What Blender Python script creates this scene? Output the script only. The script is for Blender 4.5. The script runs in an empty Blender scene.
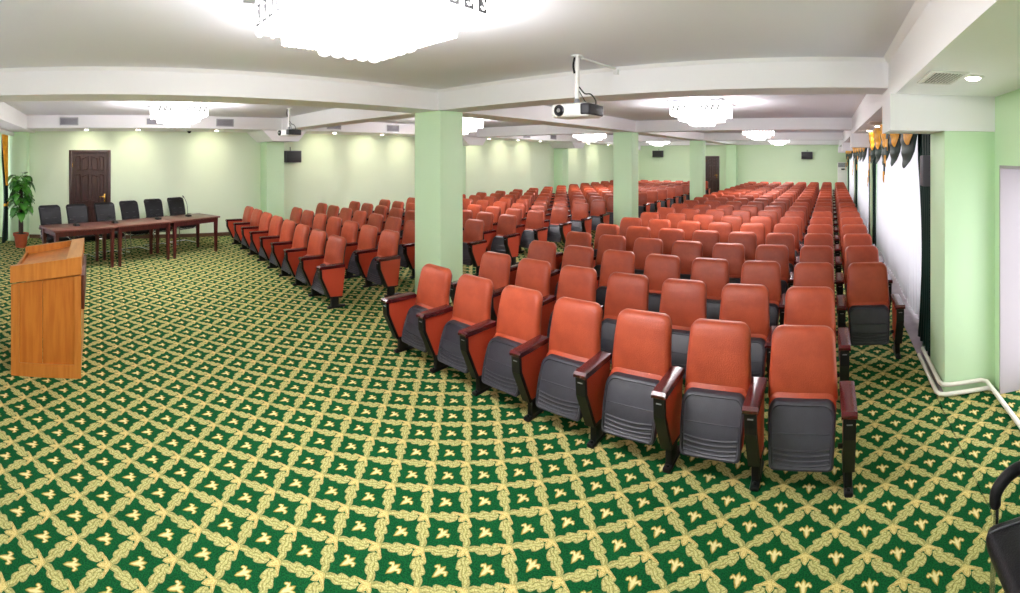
import bpy, bmesh, math, random
from mathutils import Vector, Matrix
random.seed(7)
PI = math.pi
S = bpy.context.scene
COL = S.collection

# ------------------------------------------------------------------ materials
def rgb(r, g, b):
    f = lambda c: (c/255/12.92) if c/255 <= .04045 else ((c/255+.055)/1.055)**2.4
    return (f(r), f(g), f(b), 1)

class NT:
    def __init__(s, mat):
        s.t = mat.node_tree; s.n = s.t.nodes
    def new(s, kind, **kw):
        nd = s.n.new(kind)
        for k, v in kw.items(): setattr(nd, k, v)
        return nd
    def put(s, sock, v):
        if isinstance(v, bpy.types.NodeSocket): s.t.links.new(v, sock)
        else: sock.default_value = v
    def m(s, op, a, b=None, c=None, clamp=False):
        nd = s.n.new('ShaderNodeMath'); nd.operation = op; nd.use_clamp = clamp
        for i, v in enumerate((a, b, c)):
            if v is not None: s.put(nd.inputs[i], v)
        return nd.outputs[0]
    def add(s, a, b): return s.m('ADD', a, b)
    def sub(s, a, b): return s.m('SUBTRACT', a, b)
    def mul(s, a, b): return s.m('MULTIPLY', a, b)
    def step(s, v, e0, e1):
        nd = s.n.new('ShaderNodeMapRange'); nd.interpolation_type = 'SMOOTHSTEP'
        s.put(nd.inputs[0], v); s.put(nd.inputs[1], e0); s.put(nd.inputs[2], e1)
        return nd.outputs[0]
    def mix(s, f, a, b):
        nd = s.n.new('ShaderNodeMix'); nd.data_type = 'RGBA'
        s.put(nd.inputs[0], f); s.put(nd.inputs[6], a); s.put(nd.inputs[7], b)
        return nd.outputs[2]

def mat(name, color, rough=.5, metal=0, spec=.5, bump=None, vary=None, coat=0, stretch=None, rnd=0):
    """principled material; bump=(scale, strength); vary=(scale, colour2); stretch for grain; rnd = brightness change per object"""
    m = bpy.data.materials.new(name); m.use_nodes = True
    T = NT(m); b = T.n['Principled BSDF']
    b.inputs['Base Color'].default_value = color
    b.inputs['Roughness'].default_value = rough
    b.inputs['Metallic'].default_value = metal
    b.inputs['Specular IOR Level'].default_value = spec
    b.inputs['Coat Weight'].default_value = coat
    b.inputs['Coat Roughness'].default_value = .15
    tc = T.new('ShaderNodeTexCoord').outputs['Object']
    if stretch:
        mp = T.new('ShaderNodeMapping'); mp.inputs['Scale'].default_value = stretch
        T.t.links.new(tc, mp.inputs[0]); tc = mp.outputs[0]
    col = color
    if vary:
        nz = T.new('ShaderNodeTexNoise'); nz.inputs['Scale'].default_value = vary[0]; nz.inputs['Detail'].default_value = 4
        T.t.links.new(tc, nz.inputs[0])
        col = T.mix(T.step(nz.outputs[0], .3, .7), color, vary[1])
    if rnd:
        oi = T.new('ShaderNodeObjectInfo').outputs['Random']
        hv = T.new('ShaderNodeHueSaturation')
        T.put(hv.inputs['Value'], T.add(1-rnd, T.mul(oi, 2*rnd))); T.put(hv.inputs['Color'], col)
        col = hv.outputs[0]
    if not isinstance(col, tuple): T.t.links.new(col, b.inputs['Base Color'])
    if bump:
        nz = T.new('ShaderNodeTexNoise'); nz.inputs['Scale'].default_value = bump[0]; nz.inputs['Detail'].default_value = 3
        T.t.links.new(tc, nz.inputs[0])
        bp = T.new('ShaderNodeBump'); bp.inputs['Strength'].default_value = bump[1]; bp.inputs['Distance'].default_value = .01
        T.t.links.new(nz.outputs[0], bp.inputs['Height']); T.t.links.new(bp.outputs[0], b.inputs['Normal'])
    return m

def emit(name, color, strength):
    m = bpy.data.materials.new(name); m.use_nodes = True
    T = NT(m); b = T.n['Principled BSDF']
    b.inputs['Base Color'].default_value = (.9, .9, .9, 1)
    b.inputs['Emission Color'].default_value = color
    b.inputs['Emission Strength'].default_value = strength
    return m

M = {}
M['leather'] = mat('orange_red_leather', rgb(176, 76, 46), .38, spec=.4, bump=(160, .25), vary=(9, rgb(162, 67, 41)), rnd=.10)
M['panel_leather'] = mat('side_panel_leather', rgb(184, 66, 42), .45, spec=.4, bump=(160, .25), rnd=.06)
M['shell'] = mat('charcoal_plastic', rgb(52, 52, 60), .42, bump=(220, .15), vary=(14, rgb(46, 46, 54)))
M['back_shell'] = mat('black_back_plastic', rgb(34, 32, 34), .5)
M['black'] = mat('black_steel', rgb(15, 15, 17), .42, spec=.35)
M['mahogany'] = mat('mahogany_lacquer', rgb(84, 20, 25), .26, coat=.25, vary=(5, rgb(60, 12, 16)), stretch=(1, 1, 6))
M['table'] = mat('red_brown_table_wood', rgb(108, 60, 50), .36, coat=.1, vary=(4, rgb(92, 48, 40)), stretch=(9, 1.2, 9))
M['tableleg'] = mat('dark_mahogany_leg', rgb(88, 30, 28), .3, vary=(4, rgb(70, 22, 22)), stretch=(9, 9, 1))
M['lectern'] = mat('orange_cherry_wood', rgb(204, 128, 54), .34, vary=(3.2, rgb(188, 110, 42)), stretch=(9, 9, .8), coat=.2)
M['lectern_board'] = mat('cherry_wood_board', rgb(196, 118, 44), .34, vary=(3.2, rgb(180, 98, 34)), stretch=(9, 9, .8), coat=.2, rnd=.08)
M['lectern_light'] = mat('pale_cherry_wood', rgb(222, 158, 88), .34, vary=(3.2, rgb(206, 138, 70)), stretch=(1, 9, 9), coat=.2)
M['lectern_dark'] = mat('dark_cherry_board', rgb(90, 34, 22), .4)
M['door'] = mat('dark_walnut', rgb(72, 42, 38), .35, vary=(5, rgb(52, 28, 26)), stretch=(10, 10, 1), coat=.15)
M['brass'] = mat('brass', rgb(214, 168, 80), .25, metal=1)
M['chrome'] = mat('chrome', rgb(205, 205, 210), .14, metal=1)
M['greymetal'] = mat('grey_metal', rgb(150, 150, 155), .35, metal=.6)
M['blackleather'] = mat('black_leather', rgb(21, 20, 24), .5, spec=.25, bump=(140, .25))
M['seam_dark'] = mat('dark_stitching', rgb(52, 50, 56), .6)
M['seam'] = mat('pale_stitching', rgb(110, 108, 116), .6)
M['wall'] = mat('pale_green_paint', rgb(231, 244, 217), .6, spec=.2, bump=(60, .06))
M['column'] = mat('mint_green_paint', rgb(212, 242, 202), .5, spec=.25, bump=(60, .05))
M['backwall'] = mat('light_mint_paint', rgb(226, 246, 214), .6, spec=.2, bump=(60, .06))
M['ceiling'] = mat('white_ceiling_paint', rgb(244, 244, 252), .75, spec=.15)
M['beam'] = mat('white_beam_paint', rgb(252, 251, 253), .7, spec=.2)
M['white'] = mat('white_plastic', rgb(238, 237, 234), .35)
M['pipe'] = mat('white_enamel_pipe', rgb(236, 234, 222), .3)
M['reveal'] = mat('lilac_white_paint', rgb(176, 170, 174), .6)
M['baseboard'] = mat('brown_baseboard', rgb(98, 70, 52), .4)
M['lino'] = mat('grey_lino', rgb(150, 138, 144), .45, vary=(6, rgb(132, 120, 128)))
M['vent'] = mat('vent_grey', rgb(176, 176, 180), .45)
M['ventdark'] = mat('vent_dark', rgb(118, 112, 124), .6)
M['speaker'] = mat('speaker_grey', rgb(84, 80, 90), .6, bump=(200, .3))
M['terracotta'] = mat('terracotta', rgb(196, 98, 58), .6, vary=(8, rgb(180, 84, 48)))
M['soil'] = mat('soil', rgb(48, 34, 26), .9)
M['trunk'] = mat('moss_pole', rgb(48, 38, 26), .9, bump=(60, .8))
M['leaf'] = mat('plant_leaf', rgb(84, 152, 52), .3, vary=(7, rgb(44, 108, 38)))
M['gold'] = mat('gold_satin', rgb(238, 172, 34), .5, spec=.25, vary=(10, rgb(206, 138, 22)))
M['greensatin'] = mat('dark_green_satin', rgb(20, 44, 38), .5, spec=.2)
M['lens'] = mat('lens_glass', rgb(14, 14, 18), .1)
M['frame'] = mat('white_window_frame', rgb(240, 240, 240), .4)
M['grille'] = mat('dark_grille', rgb(40, 40, 44), .5)
M['lamp'] = emit('lamp_glass', (1, .97, .98, 1), 24)
M['lampside'] = emit('lamp_side_glass', (1, .97, .98, 1), 4)
M['crystal'] = emit('lamp_crystal', (1, .97, .94, 1), 1.6)
M['spot'] = emit('downlight_bulb', (1, .93, .75, 1), 14)
M['scroll'] = mat('etched_glass', rgb(62, 62, 64), .3)

def sheer(name):
    m = bpy.data.materials.new(name); m.use_nodes = True
    T = NT(m); out = T.n['Material Output']; T.n.remove(T.n['Principled BSDF'])
    d = T.new('ShaderNodeBsdfDiffuse'); d.inputs[0].default_value = (.82, .81, .85, 1)
    t = T.new('ShaderNodeBsdfTranslucent'); t.inputs[0].default_value = (.44, .425, .46, 1)
    mx = T.new('ShaderNodeMixShader'); mx.inputs[0].default_value = .55
    T.t.links.new(d.outputs[0], mx.inputs[1]); T.t.links.new(t.outputs[0], mx.inputs[2])
    T.t.links.new(mx.outputs[0], out.inputs[0])
    return m
M['sheer'] = sheer('white_sheer_cloth')
def glass(name):
    m = bpy.data.materials.new(name); m.use_nodes = True
    T = NT(m); out = T.n['Material Output']; T.n.remove(T.n['Principled BSDF'])
    a = T.new('ShaderNodeBsdfTransparent'); g = T.new('ShaderNodeBsdfGlossy'); g.inputs['Roughness'].default_value = .02
    mx = T.new('ShaderNodeMixShader'); mx.inputs[0].default_value = .06
    T.t.links.new(a.outputs[0], mx.inputs[1]); T.t.links.new(g.outputs[0], mx.inputs[2])
    T.t.links.new(mx.outputs[0], out.inputs[0])
    return m
M['glass'] = glass('window_glass')

def carpet():
    m = bpy.data.materials.new('green_gold_carpet'); m.use_nodes = True
    T = NT(m); b = T.n['Principled BSDF']
    b.inputs['Roughness'].default_value = .95; b.inputs['Specular IOR Level'].default_value = .1
    geo = T.new('ShaderNodeNewGeometry')
    sx = T.new('ShaderNodeSeparateXYZ'); T.t.links.new(geo.outputs['Position'], sx.inputs[0])
    PX, PY = .3100, .3254
    # a little yarn wobble
    nz = T.new('ShaderNodeTexNoise'); nz.inputs['Scale'].default_value = 55; nz.inputs['Detail'].default_value = 2
    T.t.links.new(geo.outputs['Position'], nz.inputs[0])
    sn = T.new('ShaderNodeSeparateXYZ'); T.t.links.new(nz.outputs['Color'], sn.inputs[0])
    wx = T.add(sx.outputs[0], T.mul(T.sub(sn.outputs[0], .5), .008))
    wy = T.add(sx.outputs[1], T.mul(T.sub(sn.outputs[1], .5), .008))
    X = T.sub(T.m('DIVIDE', wx, PX), .130)
    Y = T.sub(T.m('DIVIDE', wy, PY), 7.150)
    a = T.add(X, Y); c = T.sub(X, Y)
    fa = T.sub(a, T.m('ROUND', a)); fc = T.sub(c, T.m('ROUND', c))
    u = T.mul(T.add(fa, fc), PX/2); v = T.mul(T.sub(fa, fc), PY/2)      # metres from the lily's centre
    au = T.m('ABSOLUTE', u)
    # --- lily
    def ell(cx, cy, rx, ry, ang, useabs=True):
        x0 = T.sub(au if useabs else u, cx); y0 = T.sub(v, cy)
        ca, sa = math.cos(ang), math.sin(ang)
        xr = T.add(T.mul(x0, ca/rx), T.mul(y0, sa/rx)); yr = T.add(T.mul(x0, -sa/ry), T.mul(y0, ca/ry))
        return T.sub(T.m('SQRT', T.add(T.mul(xr, xr), T.mul(yr, yr))), 1.0)
    # central petal: pointed spindle |u|/rx + (v/ry)^2
    def spindle(cy, rx, ry):
        y0 = T.m('DIVIDE', T.sub(v, cy), ry)
        return T.sub(T.add(T.m('DIVIDE', au, rx), T.mul(y0, y0)), 1.0)
    d = spindle(-.004, .0165, .045)
    d = T.m('MINIMUM', d, ell(.019, .011, .0085, .018, math.radians(-38)))
    d = T.m('MINIMUM', d, ell(.031, .008, .0085, .012, math.radians(20)))
    d = T.m('MINIMUM', d, ell(.012, .004, .008, .014, math.radians(-30)))
    lily = T.sub(1.0, T.step(d, -.12, .18))
    # --- garlands: lines where a or c is half way between integers
    na = T.sub(T.m('FRACT', a), .5); nc = T.sub(T.m('FRACT', c), .5)
    def garland(sd, t):
        # sd: signed distance above the line, t: 0 upper node .. 1 lower node
        sd = T.sub(sd, T.mul(T.mul(t, t), .085))
        cr = T.m('ABSOLUTE', sd); side = T.m('SIGN', sd)
        lob = T.m('ABSOLUTE', T.m('SINE', T.add(T.mul(T.sub(t, T.mul(cr, 1.1)), PI*3.3), T.mul(side, .7))))
        env = T.mul(T.step(t, .13, .22), T.sub(1.0, T.mul(.55, T.step(t, .45, .92))))
        w = T.sub(T.mul(env, T.add(.100, T.mul(lob, .075))), T.mul(.05, T.step(t, .95, 1.0)))
        e = T.sub(cr, w)
        inside = T.sub(1.0, T.step(e, -.014, .010))
        rim = T.sub(1.0, T.step(T.m('ABSOLUTE', T.add(e, .018)), .004, .026))
        vein = T.sub(1.0, T.step(T.m('ABSOLUTE', T.sub(cr, T.add(.008, T.mul(lob, .050)))), .004, .020))
        spot = T.sub(1.0, T.step(T.m('ABSOLUTE', T.m('SINE', T.add(T.mul(t, PI*6.6), T.mul(side, 1.4)))), .10, .34))
        spot = T.mul(spot, T.step(cr, .03, .07))
        return inside, T.m('MAXIMUM', T.m('MAXIMUM', T.mul(rim, .6), vein), T.mul(spot, .9))
    g1, e1 = garland(na, T.add(fc, .5))
    g2, e2 = garland(T.mul(nc, -1.0), T.sub(.5, fa))
    # --- bow at the nodes, local coordinates from the node above/below
    bu = T.mul(T.add(na, nc), PX/2); bv = T.mul(T.sub(na, nc), PY/2)
    abu = T.m('ABSOLUTE', bu)
    wing = T.sub(T.m('ABSOLUTE', T.add(T.sub(bv, .012), T.mul(abu, .42))), T.sub(.017, T.mul(abu, .20)))
    wing = T.m('MAXIMUM', wing, T.sub(abu, .072))
    wing = T.mul(wing, 60.0)
    y0 = T.m('DIVIDE', T.add(bv, .012), .034)
    pend = T.sub(T.add(T.m('DIVIDE', abu, .019), T.mul(y0, y0)), 1.0)
    bow_d = T.m('MINIMUM', wing, pend)
    bow = T.sub(1.0, T.step(bow_d, -.08, .15))
    bow_e = T.sub(1.0, T.step(T.m('ABSOLUTE', T.add(bow_d, .25)), .03, .16))
    noise = T.new('ShaderNodeTexNoise'); noise.inputs['Scale'].default_value = 130; noise.inputs['Detail'].default_value = 3
    T.t.links.new(geo.outputs['Position'], noise.inputs[0])
    spk = T.step(noise.outputs[0], .38, .62)
    green = T.mix(spk, rgb(9, 62, 30), rgb(15, 86, 42))
    gold = T.mix(spk, rgb(160, 156, 92), rgb(196, 190, 130))
    shade = rgb(92, 92, 34)
    col = green
    dark = T.mix(.6, shade, green)
    both = T.m('MAXIMUM', g1, g2)
    col = T.mix(both, col, gold)
    col = T.mix(T.mul(T.m('MAXIMUM', T.mul(e1, g1), T.mul(e2, g2)), .62), col, shade)
    col = T.mix(bow, col, T.mix(spk, rgb(188, 166, 98), rgb(214, 196, 132)))
    col = T.mix(T.mul(T.mul(bow_e, bow), .6), col, shade)
    lcol = T.mix(T.step(d, -.75, -.1), rgb(224, 210, 152), rgb(158, 140, 62))
    col = T.mix(lily, col, lcol)
    T.t.links.new(col, b.inputs['Base Color'])
    bp = T.new('ShaderNodeBump'); bp.inputs['Strength'].default_value = .25; bp.inputs['Distance'].default_value = .004
    T.t.links.new(noise.outputs[0], bp.inputs['Height']); T.t.links.new(bp.outputs[0], b.inputs['Normal'])
    return m
M['carpet'] = carpet()

# ------------------------------------------------------------------ mesh builder
class MB:
    def __init__(s): s.v = []; s.f = []
    def poly(s, vs, fs):
        o = len(s.v); s.v += [tuple(p) for p in vs]; s.f += [tuple(i+o for i in f) for f in fs]; return s
    def box(s, x0, x1, y0, y1, z0, z1):
        vs = [(x, y, z) for z in (z0, z1) for y in (y0, y1) for x in (x0, x1)]
        return s.poly(vs, [(0, 2, 3, 1), (4, 5, 7, 6), (0, 1, 5, 4), (2, 6, 7, 3), (0, 4, 6, 2), (1, 3, 7, 5)])
    def rbox(s, x0, x1, y0, y1, z0, z1, r=.005, seg=2):
        bm = bmesh.new(); bmesh.ops.create_cube(bm, size=1)
        for v in bm.verts:
            v.co = Vector(((x0+x1)/2+v.co.x*(x1-x0), (y0+y1)/2+v.co.y*(y1-y0), (z0+z1)/2+v.co.z*(z1-z0)))
        bmesh.ops.bevel(bm, geom=bm.edges[:], offset=r, segments=seg, profile=.5, affect='EDGES')
        bm.verts.ensure_lookup_table()
        s.poly([v.co[:] for v in bm.verts], [[v.index for v in f.verts] for f in bm.faces]); bm.free(); return s
    def prism(s, pts, axis, lo, hi):
        """closed polygon in the two other axes extruded along axis"""
        n = len(pts)
        def P(p, t): return {'x': (t, p[0], p[1]), 'y': (p[0], t, p[1]), 'z': (p[0], p[1], t)}[axis]
        vs = [P(p, lo) for p in pts]+[P(p, hi) for p in pts]
        fs = [tuple(range(n))[::-1], tuple(range(n, 2*n))]+[(i, (i+1) % n, n+(i+1) % n, n+i) for i in range(n)]
        return s.poly(vs, fs)
    def tube(s, pts, r, n=8, cap=True):
        pts = [Vector(p) for p in pts]; rings = []; rr = r if isinstance(r, (list, tuple)) else [r]*len(pts)
        up = None
        for i, p in enumerate(pts):
            t = (pts[min(i+1, len(pts)-1)]-pts[max(i-1, 0)]).normalized()
            if up is None: up = Vector((0, 0, 1)) if abs(t.z) < .9 else Vector((1, 0, 0))
            a = (up-t*up.dot(t)).normalized(); up = a; b = t.cross(a)
            rings.append([p+(a*math.cos(2*PI*k/n)+b*math.sin(2*PI*k/n))*rr[i] for k in range(n)])
        vs = [q[:] for g in rings for q in g]; fs = []
        for i in range(len(rings)-1):
            for k in range(n): fs.append((i*n+k, i*n+(k+1) % n, (i+1)*n+(k+1) % n, (i+1)*n+k))
        if cap: fs += [tuple(range(n))[::-1], tuple(range((len(rings)-1)*n, len(rings)*n))]
        return s.poly(vs, fs)
    def lathe(s, prof, n=20, c=(0, 0, 0)):
        vs = [(c[0]+r*math.cos(2*PI*k/n), c[1]+r*math.sin(2*PI*k/n), c[2]+z) for r, z in prof for k in range(n)]
        fs = [(i*n+k, i*n+(k+1) % n, (i+1)*n+(k+1) % n, (i+1)*n+k) for i in range(len(prof)-1) for k in range(n)]
        fs += [tuple(range(n))[::-1], tuple(range((len(prof)-1)*n, len(prof)*n))]
        return s.poly(vs, fs)
    def grid(s, fn, nu, nv):
        vs = [fn(i/nu, j/nv) for j in range(nv+1) for i in range(nu+1)]
        fs = [(j*(nu+1)+i, j*(nu+1)+i+1, (j+1)*(nu+1)+i+1, (j+1)*(nu+1)+i) for j in range(nv) for i in range(nu)]
        return s.poly(vs, fs)
    def layers(s, outline, lay, fn):
        """outline (x,z) closed; lay [(inset, depth)], both ends capped; fn(x,z,depth)->xyz"""
        xs = [p[0] for p in outline]; zs = [p[1] for p in outline]
        cx, cz = (max(xs)+min(xs))/2, (max(zs)+min(zs))/2; hw, hh = (max(xs)-min(xs))/2, (max(zs)-min(zs))/2
        n = len(outline); vs = []
        for ins, d in lay:
            kx, kz = (hw-ins)/hw, (hh-ins)/hh
            vs += [fn(cx+(x-cx)*kx, cz+(z-cz)*kz, d) for x, z in outline]
        L = len(lay)
        fs = [(i*n+k, i*n+(k+1) % n, (i+1)*n+(k+1) % n, (i+1)*n+k) for i in range(L-1) for k in range(n)]
        for o in (0, (L-1)*n):
            fs += [(o+i, o+i+1, o+n-2-i, o+n-1-i) for i in range(n//2-1)]
        return s.poly(vs, fs)
    def xf(s, mtx):
        s.v = [tuple(mtx @ Vector(p)) for p in s.v]; return s
    def mesh(s, name, m, smooth=35):
        me = bpy.data.meshes.new(name); me.from_pydata(s.v, [], s.f); me.validate()
        bm = bmesh.new(); bm.from_mesh(me); bmesh.ops.recalc_face_normals(bm, faces=bm.faces[:]); bm.to_mesh(me); bm.free()
        me.materials.append(M[m] if isinstance(m, str) else m)
        if smooth:
            me.shade_smooth(); me.set_sharp_from_angle(angle=math.radians(smooth))
        return me
    def obj(s, name, m, parent=None, smooth=35, label=None):
        o = bpy.data.objects.new(name, s.mesh(name, m, smooth)); COL.objects.link(o)
        if parent: o.parent = parent
        if label: o['label'] = label
        return o

def tag(o, label, cat, group=None):
    o['label'] = label; o['category'] = cat
    if group: o['group'] = group
    return o
def thing(name, label, cat, loc=(0, 0, 0), rz=0, group=None):
    o = bpy.data.objects.new(name, None); COL.objects.link(o)
    o.location = loc; o.rotation_euler = (0, 0, rz); o.empty_display_size = .1
    return tag(o, label, cat, group)
def struct(o, label=None, cat=None):
    o['kind'] = 'structure'
    if label: o['label'] = label; o['category'] = cat
    return o
def dup(root, loc, rz, label, group=None):
    r = root.copy(); COL.objects.link(r); r.location = loc; r.rotation_euler = (0, 0, rz); r['label'] = label
    if group: r['group'] = group
    for ch in root.children:
        c = ch.copy(); COL.objects.link(c); c.parent = r
        for g in ch.children:
            d = g.copy(); COL.objects.link(d); d.parent = c
    return r
def routline(wb, wt, z0, z1, rb, rt, n=6):
    """rounded trapezoid outline in (x,z)"""
    pts = []
    def arc(cx, cz, r, a0, a1):
        for k in range(n+1):
            a = a0+(a1-a0)*k/n; pts.append((cx+r*math.cos(a), cz+r*math.sin(a)))
    def side(sg, ks):
        for k in ks:
            t = k/8; za, zb = z0+rb, z1-rt
            pts.append((sg*(wb/2+(wt/2-wb/2)*t), za+(zb-za)*t))
    arc(wb/2-rb, z0+rb, rb, -PI/2, 0); side(1, range(1, 8)); arc(wt/2-rt, z1-rt, rt, 0, PI/2)
    arc(-wt/2+rt, z1-rt, rt, PI/2, PI); side(-1, range(7, 0, -1)); arc(-wb/2+rb, z0+rb, rb, PI, 3*PI/2)
    return pts
def curve(pts, n=6):
    """Catmull-Rom through pts"""
    P = [Vector(p) for p in pts]; P = [P[0]*2-P[1]]+P+[P[-1]*2-P[-2]]; out = []
    for i in range(1, len(P)-2):
        for k in range(n):
            t = k/n; a, b, c, d = P[i-1:i+3]
            out.append(.5*((2*b)+(c-a)*t+(2*a-5*b+4*c-d)*t*t+(3*b-a-3*c+d)*t**3))
    out.append(P[-2]); return out

# ------------------------------------------------------------------ room
XL, XR, YF, YB = -11.4, 1.42, -2.6, 24.1
ZC, ZB = 2.90, 2.63            # ceiling, underside of beams
ZS = 2.52                      # underside of the window-side soffit
GY = [-2.23, 4.22, 10.67, 17.12, 23.57]; GD = .45
struct(MB().box(XL, .90, YF, YB, -.1, 0).obj('floor', 'carpet', smooth=0))
struct(MB().box(.90, XR+.4, YF, YB, -.1, .004).obj('trim_1', 'lino', smooth=0))
struct(MB().box(XL-.2, XR+.6, YF-.3, YB+.2, ZC, ZC+.15).obj('ceiling', 'ceiling', smooth=0))
# carpet also covers the bare corner in front of the first column
struct(MB().box(.90, XR+.4, YF, 3.82, 0, .006).obj('floor_near_doorway', 'carpet', smooth=0))
# walls
D1Y = (-.66, .36)               # door_1 in the far-left wall
D1Z = 2.17
lw = MB(); lw.box(XL-.2, XL, YF, D1Y[0], 0, ZC); lw.box(XL-.2, XL, D1Y[1], YB, 0, ZC); lw.box(XL-.2, XL, D1Y[0], D1Y[1], D1Z, ZC)
struct(lw.obj('wall_left', 'wall', smooth=0))
D2X = (-6.52, -5.72); D2Z = 2.05
bw = MB(); bw.box(XL, D2X[0], YB, YB+.2, 0, ZC); bw.box(D2X[1], XR+.4, YB, YB+.2, 0, ZC); bw.box(D2X[0], D2X[1], YB, YB+.2, D2Z, ZC)
struct(bw.obj('wall_back', 'backwall', smooth=0))
def holed_wall(axis, fixed0, fixed1, lo, hi, holes):
    """wall along x or y with window holes (a,b,z0,z1)"""
    m = MB(); cur = lo
    def B(a, b, z0, z1):
        if axis == 'y': m.box(fixed0, fixed1, a, b, z0, z1)
        else: m.box(a, b, fixed0, fixed1, z0, z1)
    for a, b, z0, z1 in holes:
        B(cur, a, 0, ZC)
        if z0 > 0: B(a, b, 0, z0)
        B(a, b, z1, ZC); cur = b
    B(cur, hi, 0, ZC); return m
RW = [(2.72, 3.67, 0, 1.915), (5.0, 10.3, .35, 2.48), (11.5, 16.75, .35, 2.48), (17.95, 23.2, .35, 2.48)]
struct(holed_wall('y', XR, XR+.4, YF, YB, RW).obj('wall_right', 'column', smooth=0))
FW = [(-10.7, -5.9, .35, 2.5), (-4.3, .4, .35, 2.5)]
struct(holed_wall('x', YF-.3, YF, XL-.2, XR+.6, FW).obj('wall_front', 'wall', smooth=0))
# doorway reveal on the right
rv = MB(); rv.box(XR-.004, XR+.4, 3.655, 3.675, 0, 1.93); rv.box(XR-.004, XR+.4, 2.715, 2.735, 0, 1.93); rv.box(XR-.004, XR+.4, 2.72, 3.67, 1.905, 1.93)
struct(rv.obj('trim_2', 'reveal', smooth=0))
# windows
def window(n, axis, f0, f1, a, b, z0, z1, npanes):
    fr = MB(); gl = MB()
    def B(m, p, q, u, v, d0=0, d1=1):
        g0, g1 = f0+(f1-f0)*d0, f0+(f1-f0)*d1
        if axis == 'y': m.box(min(g0, g1), max(g0, g1), p, q, u, v)
        else: m.box(p, q, min(g0, g1), max(g0, g1), u, v)
    w = .06
    B(fr, a, b, z0, z0+w); B(fr, a, b, z1-w, z1)
    for k in range(npanes+1):
        c = a+(b-a)*k/npanes; c = min(max(c, a+w/2), b-w/2); B(fr, c-w/2, c+w/2, z0+w, z1-w)
    o = struct(fr.obj('window_%d' % n, 'frame', smooth=0))
    B(gl, a+w/2, b-w/2, z0+w/2, z1-w/2, .45, .55)
    gl.obj('pane', 'glass', o, 0)
for i, (a, b, z0, z1) in enumerate(RW[1:]): window(i+1, 'y', XR+.22, XR+.30, a, b, z0, z1, 4)
window(6, 'y', XR+.30, XR+.36, 2.735, 3.655, .02, 1.905, 2)  # guessed glazing, itself unseen, added so daylight brightens the window-side soffit
for i, (a, b, z0, z1) in enumerate(FW): window(i+4, 'x', YF-.22, YF-.14, a, b, z0, z1, 4)

# beams (along x at every column row, one along y), soffits
BX = (-5.22, -4.67)
for gy in GY[1:]:
    struct(MB().box(-10.0, .55, gy, gy+GD, ZB, ZC).obj('beam', 'beam', smooth=0))
ys = [-1.5]+[v for gy in GY[1:] for v in (gy, gy+GD)]
ys.append(YB)
for k in range(0, len(ys)-1, 2):
    struct(MB().box(BX[0], BX[1], ys[k], ys[k+1], ZB, ZC).obj('beam', 'beam', smooth=0))
struct(MB().box(XL, -10.0, -1.5, YB, ZB, ZC).obj('soffit_far_wall', 'beam', smooth=0))
struct(MB().box(XL, XR, YF, -1.5, ZB-.03, ZC).obj('soffit_front', 'beam', smooth=0))
struct(MB().box(.55, XR, -1.5, YB, ZS, ZC).obj('soffit_windows', 'beam', smooth=0))
# small moulding where the window soffit meets the ceiling, and along first beam
struct(MB().prism([(.55, ZC), (.50, ZC), (.55, ZC-.05)], 'y', -1.5, GY[1]).obj('trim_3', 'beam', smooth=0))
struct(MB().prism([(GY[1], ZC), (GY[1]-.035, ZC), (GY[1], ZC-.035)], 'x', BX[1], .55).obj('trim_4', 'beam', smooth=0))
struct(MB().prism([(BX[1], ZC), (BX[1]+.035, ZC), (BX[1], ZC-.035)], 'y', -1.5, GY[1]).obj('trim_5', 'beam', smooth=0))
# columns
PIL = {1: (-5.18, -4.63, 4.22), 2: (-5.30, -4.78, 10.67), 3: (-5.24, -4.72, 17.12), 4: (-5.25, -4.72, 23.57)}
for k, (x0, x1, gy) in PIL.items():
    struct(MB().rbox(x0, x1, gy, min(gy+.43, YB), 0, ZB, .012).obj('column', 'column'))
for gy in GY:                                             # against the far-left wall, with white brackets
    y0, y1 = max(gy-.02, YF), min(gy+.46, YB)
    if gy < 0: y0, y1 = -2.15, -1.64
    struct(MB().rbox(XL-.02, -10.95, y0, y1, 0, 2.38 if gy > 0 else ZB, .01).obj('column', 'column'))
    if gy > 0:
        struct(MB().prism([(gy-.40, ZB), (min(gy+.75, YB), ZB), (min(gy+.54, YB), 2.38), (gy-.12, 2.38)], 'x', XL, -10.25).obj('bracket', 'beam', smooth=0))
for gy in GY[1:]:                                         # on the window side
    y0, y1 = gy-.42, min(gy+.13, YB)
    struct(MB().rbox(.97, XR+.02, y0, y1, 0, 2.22, .008).obj('column', 'column'))
    struct(MB().box(.51, XR, y0-.01, y1, 2.22, ZS).obj('bracket', 'beam', smooth=0))
# baseboards
bb = MB(); bb.box(XL, XL+.02, -1.64, D1Y[0]-.08, 0, .09); bb.box(XL, XL+.02, D1Y[1]+.08, 4.2, 0, .09); bb.box(XL, XL+.02, 4.68, YB, 0, .09)
struct(bb.obj('baseboard_left', 'baseboard', smooth=0))
struct(MB().box(XL, D2X[0]-.08, YB-.02, YB, 0, .09).obj('baseboard_back', 'baseboard', smooth=0))

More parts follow.
